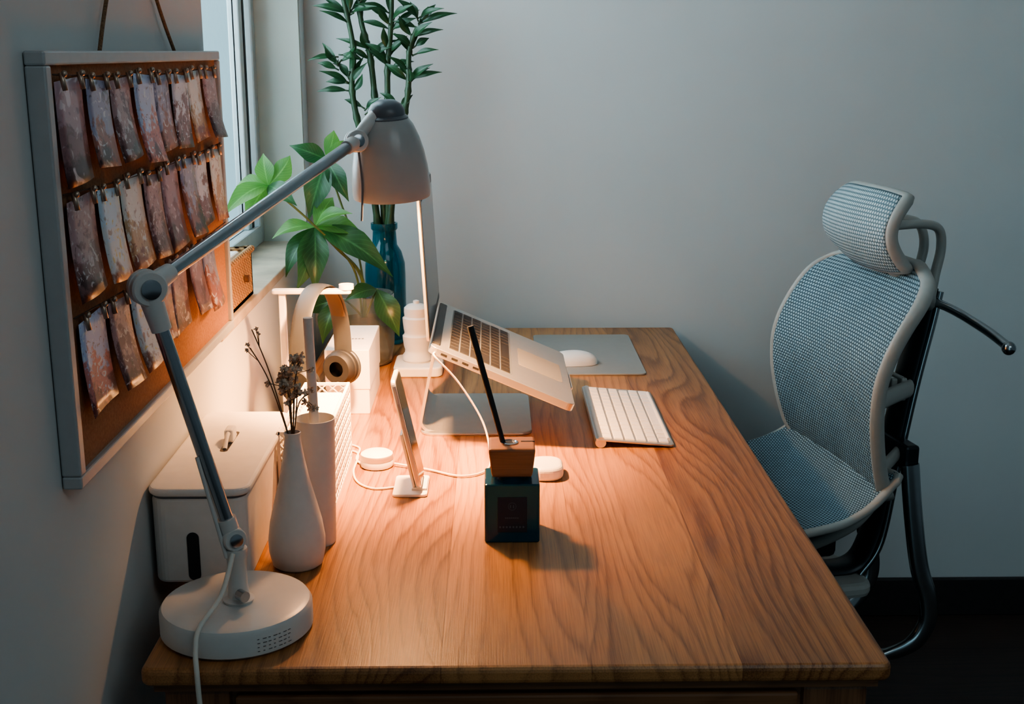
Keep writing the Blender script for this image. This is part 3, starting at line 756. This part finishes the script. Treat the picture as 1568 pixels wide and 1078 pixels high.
group('phone_charging_cable',(-.2,1.69,DZ),[tube('cord',[(-.146,1.69,DZ+.002),(-.175,1.685,DZ+.002),(-.20,1.71,DZ+.002),(-.213,1.76,DZ+.002),(-.217,1.85,DZ+.002),(-.26,1.86,DZ+.002)],.0016,M['cable'])])
group('earbud_case',(.084,1.745,DZ),[rplate('case_body',(.052,1.712,DZ),.052,.066,.021,M['white'],r=.022,bevel=.007,seg=4),
  rplate('case_light',(.1035,1.735,DZ+.010),.001,.003,.002,M['rope'])])

# ------------------------------------------------------------ reed diffuser
D0=V((-.0125,1.484,DZ))
r=[rplate('glass_bottle',tuple(D0),.0715,.0675,.080,M['dglass'],r=.004,bevel=.002),
   rplate('label',tuple(D0+V((.017,-.0006,.015))),.038,.0006,.048,M['label']),
   lathe('bottle_neck',[(0,0),(.019,0),(.019,.006),(0,.006)],tuple(D0+V((.0357,.034,.0795))),M['dglass'],32)]
tx=[]
def tq(x,z,w,h): tx.append(([V((D0.x+x,D0.y-.0009,DZ+z)),V((D0.x+x+w,D0.y-.0009,DZ+z)),V((D0.x+x+w,D0.y-.0009,DZ+z+h)),V((D0.x+x,D0.y-.0009,DZ+z+h))],[[0,1,2,3]]))
for i in range(8): tq(.019+i*.0043,.021,.0022,.0024)
for i in range(7): tq(.0265+i*.0026,.034,.0018,.0015)
for i in range(20):
    a=2*math.pi*i/20;tq(.0357+.005*math.cos(a)-.0004,.0505+.005*math.sin(a)-.0004,.0009,.0009)
tq(.0330,.0485,.0012,.004);tq(.0368,.0485,.0012,.004)
r.append(merge('label_print',tx,M['labelt'],False))
co=D0+V((.0357,.034,.0855))
vs=[];fs=[]
for (z,hw,hd) in ((0,.0255,.023),(.006,.0268,.0245),(.036,.030,.0275),(.040,.030,.0275)):
    vs+=[co+V((sx_*hw,sy_*hd,z)) for sx_,sy_ in((-1,-1),(1,-1),(1,1),(-1,1))]
for j in range(3):
    for i in range(4):
        l=(i+1)%4;fs.append([j*4+i,j*4+l,(j+1)*4+l,(j+1)*4+i])
fs+=[[3,2,1,0],[12,13,14,15]]
r.append(mk('wooden_cap',vs,fs,M['walnut'],bevel=.003,seg=3))
r.append(lathe('cap_ring',[(.006,0),(.0115,0),(.0115,.0015),(.0095,.002),(.008,.0005)],tuple(co+V((-.003,0,.0398))),M['chrome'],32))
r.append(lathe('cap_hole',[(0,.0004),(.009,.0004)],tuple(co+V((-.003,0,.0400))),M['black'],24))
r.append(rplate('cap_slot',tuple(co+V((.012,.004,.0396))),.018,.0025,.001,M['black']))
r.append(tube('reed',[co+V((-.002,0,.005)),co+V((-.053,.012,.193))],[.0032,.0046],M['black'],smoothpath=False,seg=14))
group('reed_diffuser',tuple(D0),r)

# ------------------------------------------------------------ office chair
bx,by=.982,.187
def CH(dd,u,z): return V((.60+dd*bx-u*by,2.245+dd*by+u*bx,z))
def interp(tab,t):
    for (a,va),(b_,vb) in zip(tab[:-1],tab[1:]):
        if t<=b_:
            f=max(0,(t-a)/(b_-a))
            return va+(vb-va)*f
    return tab[-1][1]
def mktab(tab): return [(p.x,p.z) for p in catmull([V((a,0,v)) for a,v in tab],12)]
ptab=mktab([(.56,.078),(.60,.052),(.65,.036),(.70,.026),(.75,.021),(.80,.024),(.85,.040),(.90,.068),(.94,.098),(.975,.132),(.99,.148)])
def grid(nm,f,NU,NV,mat,th=.006):
    vs=[];uvs=[];fs=[]
    for i in range(NV+1):
        for j in range(NU+1):
            p,uv=f(j/NU,i/NV);vs.append(p);uvs.append(uv)
    for i in range(NV):
        for j in range(NU):
            a=i*(NU+1)+j;fs.append([a,a+1,a+NU+2,a+NU+1])
    o=mk(nm,vs,fs,mat,smooth=True,uvs=uvs)
    so=o.modifiers.new('s','SOLIDIFY');so.thickness=th;so.offset=0
    return o
def backhw(z):
    v=(z-.58)/.405
    h=.195+.024*math.sin(math.pi*min(1,max(0,v)*1.1)*.8)
    if v>.78: h*=max(0.0,1-((v-.78)/.228)**3.4)**.5
    if v<.06: h*=.93+.07*max(0,v)/.06
    return h
def backpt(a,v):
    z=.575+.408*v
    hw=backhw(z);u=(a*2-1)*hw
    dd=interp(ptab,z)+.016*(1-(u/.225)**2)
    return CH(dd,u,z)
c=[]
c.append(grid('back_mesh',lambda a,v:(backpt(a,v),((a*2-1)*.22,v*.42)),40,44,M['mesh'],.006))
rim=[backpt(0,i/24) for i in range(25)]+[backpt(i/10,1) for i in range(1,10)]+[backpt(1,1-i/24) for i in range(25)]+[backpt(1-i/10,0) for i in range(1,10)]
rim=[p+V((.007,0,0)) for p in rim]
c.append(tube('back_rim',rim,.0075,M['cframe'],n=2,seg=12,cyc=True,flat=1.8,up=(1,0.1,0)))
stabd=mktab([(0,.090),(.12,.050),(.25,.004),(.4,-.06),(.6,-.18),(.85,-.36),(1,-.43)])
stabz=mktab([(0,.630),(.12,.592),(.25,.567),(.4,.550),(.6,.538),(.85,.534),(1,.515)])
def seatpt(a,v):
    dd=interp(stabd,v);z=interp(stabz,v)
    hw=.200+.028*min(1,v*3)
    if v>.85: hw*=1-.18*((v-.85)/.15)**2
    u=(a*2-1)*hw
    return CH(dd,u,z-.018*(1-(u/.24)**2))
c.append(grid('seat_mesh',lambda a,v:(seatpt(a,v),((a*2-1)*.24,v*.5)),30,36,M['mesh'],.006))
srim=[seatpt(0,i/24) for i in range(25)]+[seatpt(i/8,1) for i in range(1,8)]+[seatpt(1,1-i/24) for i in range(25)]+[seatpt(1-i/8,0) for i in range(1,8)]
c.append(tube('seat_rim',[p-EZ*.006 for p in srim],.0085,M['cframe'],n=2,seg=12,cyc=True,flat=1.0))
def headpt(a,v):
    p=2*v-1;s=a*2-1
    hw=.122*(1-abs(p)**4*.14)
    z=1.043+.072*p*(1-.10*abs(s)**3)
    dd=.060+.040*p*p-.004*p+.014*s*s
    return CH(dd,s*hw,z)
c.append(grid('headrest_mesh',lambda a,v:(headpt(a,v),((a*2-1)*.13,v*.17)),28,22,M['meshh'],.010))
hr=[headpt(0,i/12) for i in range(13)]+[headpt(i/10,1) for i in range(1,10)]+[headpt(1,1-i/12) for i in range(13)]+[headpt(1-i/10,0) for i in range(1,10)]
c.append(tube('headrest_rim',[p+V((.009,0,0)) for p in hr],.0080,M['cframe'],n=2,seg=12,cyc=True,flat=1.5,up=(1,.1,0)))
for s_,nm in ((-1,'near'),(1,'far')):
    c.append(tube('headrest_bracket_'+nm,[CH(.085,.08*s_,1.05),CH(.13,.06*s_,1.052),CH(.195,.04*s_,1.050),CH(.228,.035*s_,1.038),CH(.238,.03*s_,1.00),CH(.230,.03*s_,.95),CH(.225,.03*s_,.90)],.0085,M['cframe'],flat=1.5,up=(0,1,0)))
c.append(tube('headrest_plate',[CH(.10,-.06,1.03),CH(.115,-.06,.99),CH(.14,-.05,.962),CH(.19,-.03,.945)],.011,M['cframe'],flat=2.4,up=(0,1,0)))
c.append(tube('headrest_pivot',[CH(.12,-.07,.985),CH(.12,.07,.985)],.014,M['cframe'],smoothpath=False,seg=20))
uv_=(-by,bx,0)
c.append(tube('spine_beam',[CH(.235,0,.925),CH(.225,0,.86),CH(.200,0,.73),CH(.175,0,.57),CH(.150,0,.42),CH(.10,0,.36),CH(-.05,0,.38),CH(-.15,0,.42)],.013,M['cdark'],flat=2.6,up=uv_,seg=16))
for s_ in (-1,1):
    c.append(tube('spine_trim',[CH(.243,.033*s_,.92),CH(.233,.033*s_,.86),CH(.208,.033*s_,.73),CH(.183,.033*s_,.57),CH(.160,.033*s_,.42),CH(.12,.033*s_,.355)],.0065,M['cchrome'],up=(1,.2,0)))
    c.append(tube('lower_frame',[CH(.175,.09*s_,.60),CH(.185,.10*s_,.50),CH(.200,.11*s_,.40),CH(.222,.115*s_,.33),CH(.222,.115*s_,.275),CH(.19,.11*s_,.23),CH(.12,.09*s_,.21),CH(.0,.05*s_,.24),CH(-.13,.02*s_,.29)],.0120,M['cchrome'],flat=1.6,up=(1,.2,0)))
    c.append(tube('seat_strut',[CH(.06,.19*s_,.585),CH(.02,.17*s_,.52),CH(-.05,.10*s_,.45),CH(-.12,.04*s_,.42)],.011,M['cframe'],up=(1,.2,0)))
    c.append(tube('upper_arm_bracket',[CH(.135,.13*s_,.955),CH(.17,.09*s_,.93),CH(.225,.03*s_,.90)],.012,M['cframe'],flat=1.4,up=(0,0,1)))
    c.append(tube('mid_arm_bracket',[CH(.045,.17*s_,.745),CH(.11,.11*s_,.742),CH(.19,.04*s_,.735)],.010,M['cframe'],flat=1.8,up=(0,0,1)))
    c.append(tube('low_arm_bracket',[CH(.065,.17*s_,.62),CH(.11,.12*s_,.615),CH(.17,.05*s_,.61)],.009,M['cframe'],flat=1.6,up=(0,0,1)))
    c.append(tube('hanger_bar',[CH(.225,.0,.905),CH(.245,.08*s_,.893),CH(.262,.16*s_,.873),CH(.270,.215*s_,.856)],.0085,M['cchrome']))
    c.append(merge('hanger_knob',[sphere_data(CH(.270,.222*s_,.853),.0125,14,8)],M['cchrome']))
bxv=V((bx,by,0));byv=V((-by,bx,0))
for i in range(5):
    c.append(rplate('lumbar_rib_%d'%(i+1),tuple(CH(.085+i*.020,-.055,.715)),.012,.11,.045,M['cframe'],ex=bxv,ey=byv,bevel=.003))
c.append(rplate('link_plate',tuple(CH(.165,-.09,.585)),.03,.18,.05,M['cdark'],ex=bxv,ey=byv,bevel=.006))
c.append(rplate('mechanism',tuple(CH(-.26,-.09,.42)),.30,.18,.06,M['cdark'],ex=bxv,ey=byv,bevel=.015))
c.append(rplate('mechanism_cover',tuple(CH(-.04,-.08,.325)),.17,.16,.03,M['cframe'],ex=bxv,ey=byv,bevel=.01,r=.03))
cc=CH(-.13,0,0)
c.append(rod('gas_lift',(cc.x,cc.y,.09),(cc.x,cc.y,.43),.024,M['cchrome']))
c.append(lathe('hub',[(0,.07),(.045,.07),(.05,.085),(.045,.12),(.03,.135),(0,.135)],(cc.x,cc.y,0),M['cchrome'],32))
for k_ in range(5):
    a=math.radians(-30+72*k_);dv=V((math.cos(a),math.sin(a),0))
    c.append(tube('base_leg_%d'%(k_+1),[V((cc.x,cc.y,.10))+dv*.02,V((cc.x,cc.y,.095))+dv*.15,V((cc.x,cc.y,.068))+dv*.27],[.024,.018,.014],M['cchrome']))
    w=V((cc.x,cc.y,.027))+dv*.27;sd_=V((-dv.y,dv.x,0))
    for q_ in(-1,1): c.append(lathe('caster',[(0,-.008),(.024,-.008),(.027,-.004),(.027,.004),(.024,.008),(0,.008)],w+sd_*(.013*q_),M['black'],24,axis=sd_))
    c.append(rod('caster_pin',w,w+EZ*.045,.006,M['cchrome']))
group('office_chair',(cc.x,cc.y,0),c)

# ------------------------------------------------------------ lights, world
w=bpy.data.worlds.new('world');bpy.context.scene.world=w;w.use_nodes=True
nt=w.node_tree;bg=nt.nodes['Background']
tc=node(nt,'ShaderNodeTexCoord').outputs['Generated'];sp=node(nt,'ShaderNodeSeparateXYZ',{0:tc})
# overcast daylight on the window side (-X), dim surroundings elsewhere
side_=mth(nt,'MULTIPLY_ADD',sp.outputs[0],-.5,.5)
cloud=node(nt,'ShaderNodeTexNoise',{'Vector':tc,'Scale':6.,'Detail':2.}).outputs['Fac']
col=mixc(nt,cloud,(.38,.70,.84),(.66,.98,1.10))
col=mixc(nt,ramp(nt,side_,[(.50,(0,)*3),(.60,(1,)*3)]),(.075,.102,.116),col)
nt.links.new(col,bg.inputs[0])
bg.inputs[1].default_value=1.0
def area(nm,loc,rot,sx_,sy_,e,col):
    l=bpy.data.lights.new(nm,'AREA');l.shape='RECTANGLE';l.size=sx_;l.size_y=sy_;l.energy=e;l.color=col
    o=link(bpy.data.objects.new(nm,l));o.location=loc;o.rotation_euler=rot;return o
area('window_daylight',(-.62,2.20,1.72),(0,-math.radians(78),0),1.2,.80,17,(.74,.92,1))
area('room_fill_light',(1.0,.0,2.5),(math.radians(52),math.radians(4),0),1.4,1.0,8,(.82,.95,1))  # added fill inside the room, lifts near faces
try: bpy.context.scene.view_settings.look='AgX - Medium High Contrast'
except Exception: pass

# ------------------------------------------------------------ camera
cd=bpy.data.cameras.new('camera');cd.sensor_width=36;cd.lens=36*1872/1568;cd.clip_start=.05
co_=link(bpy.data.objects.new('camera',cd));co_.location=(0,0,1.36)
co_.rotation_euler=(math.radians(90-13.8),0,-.0155)
bpy.context.scene.camera=co_
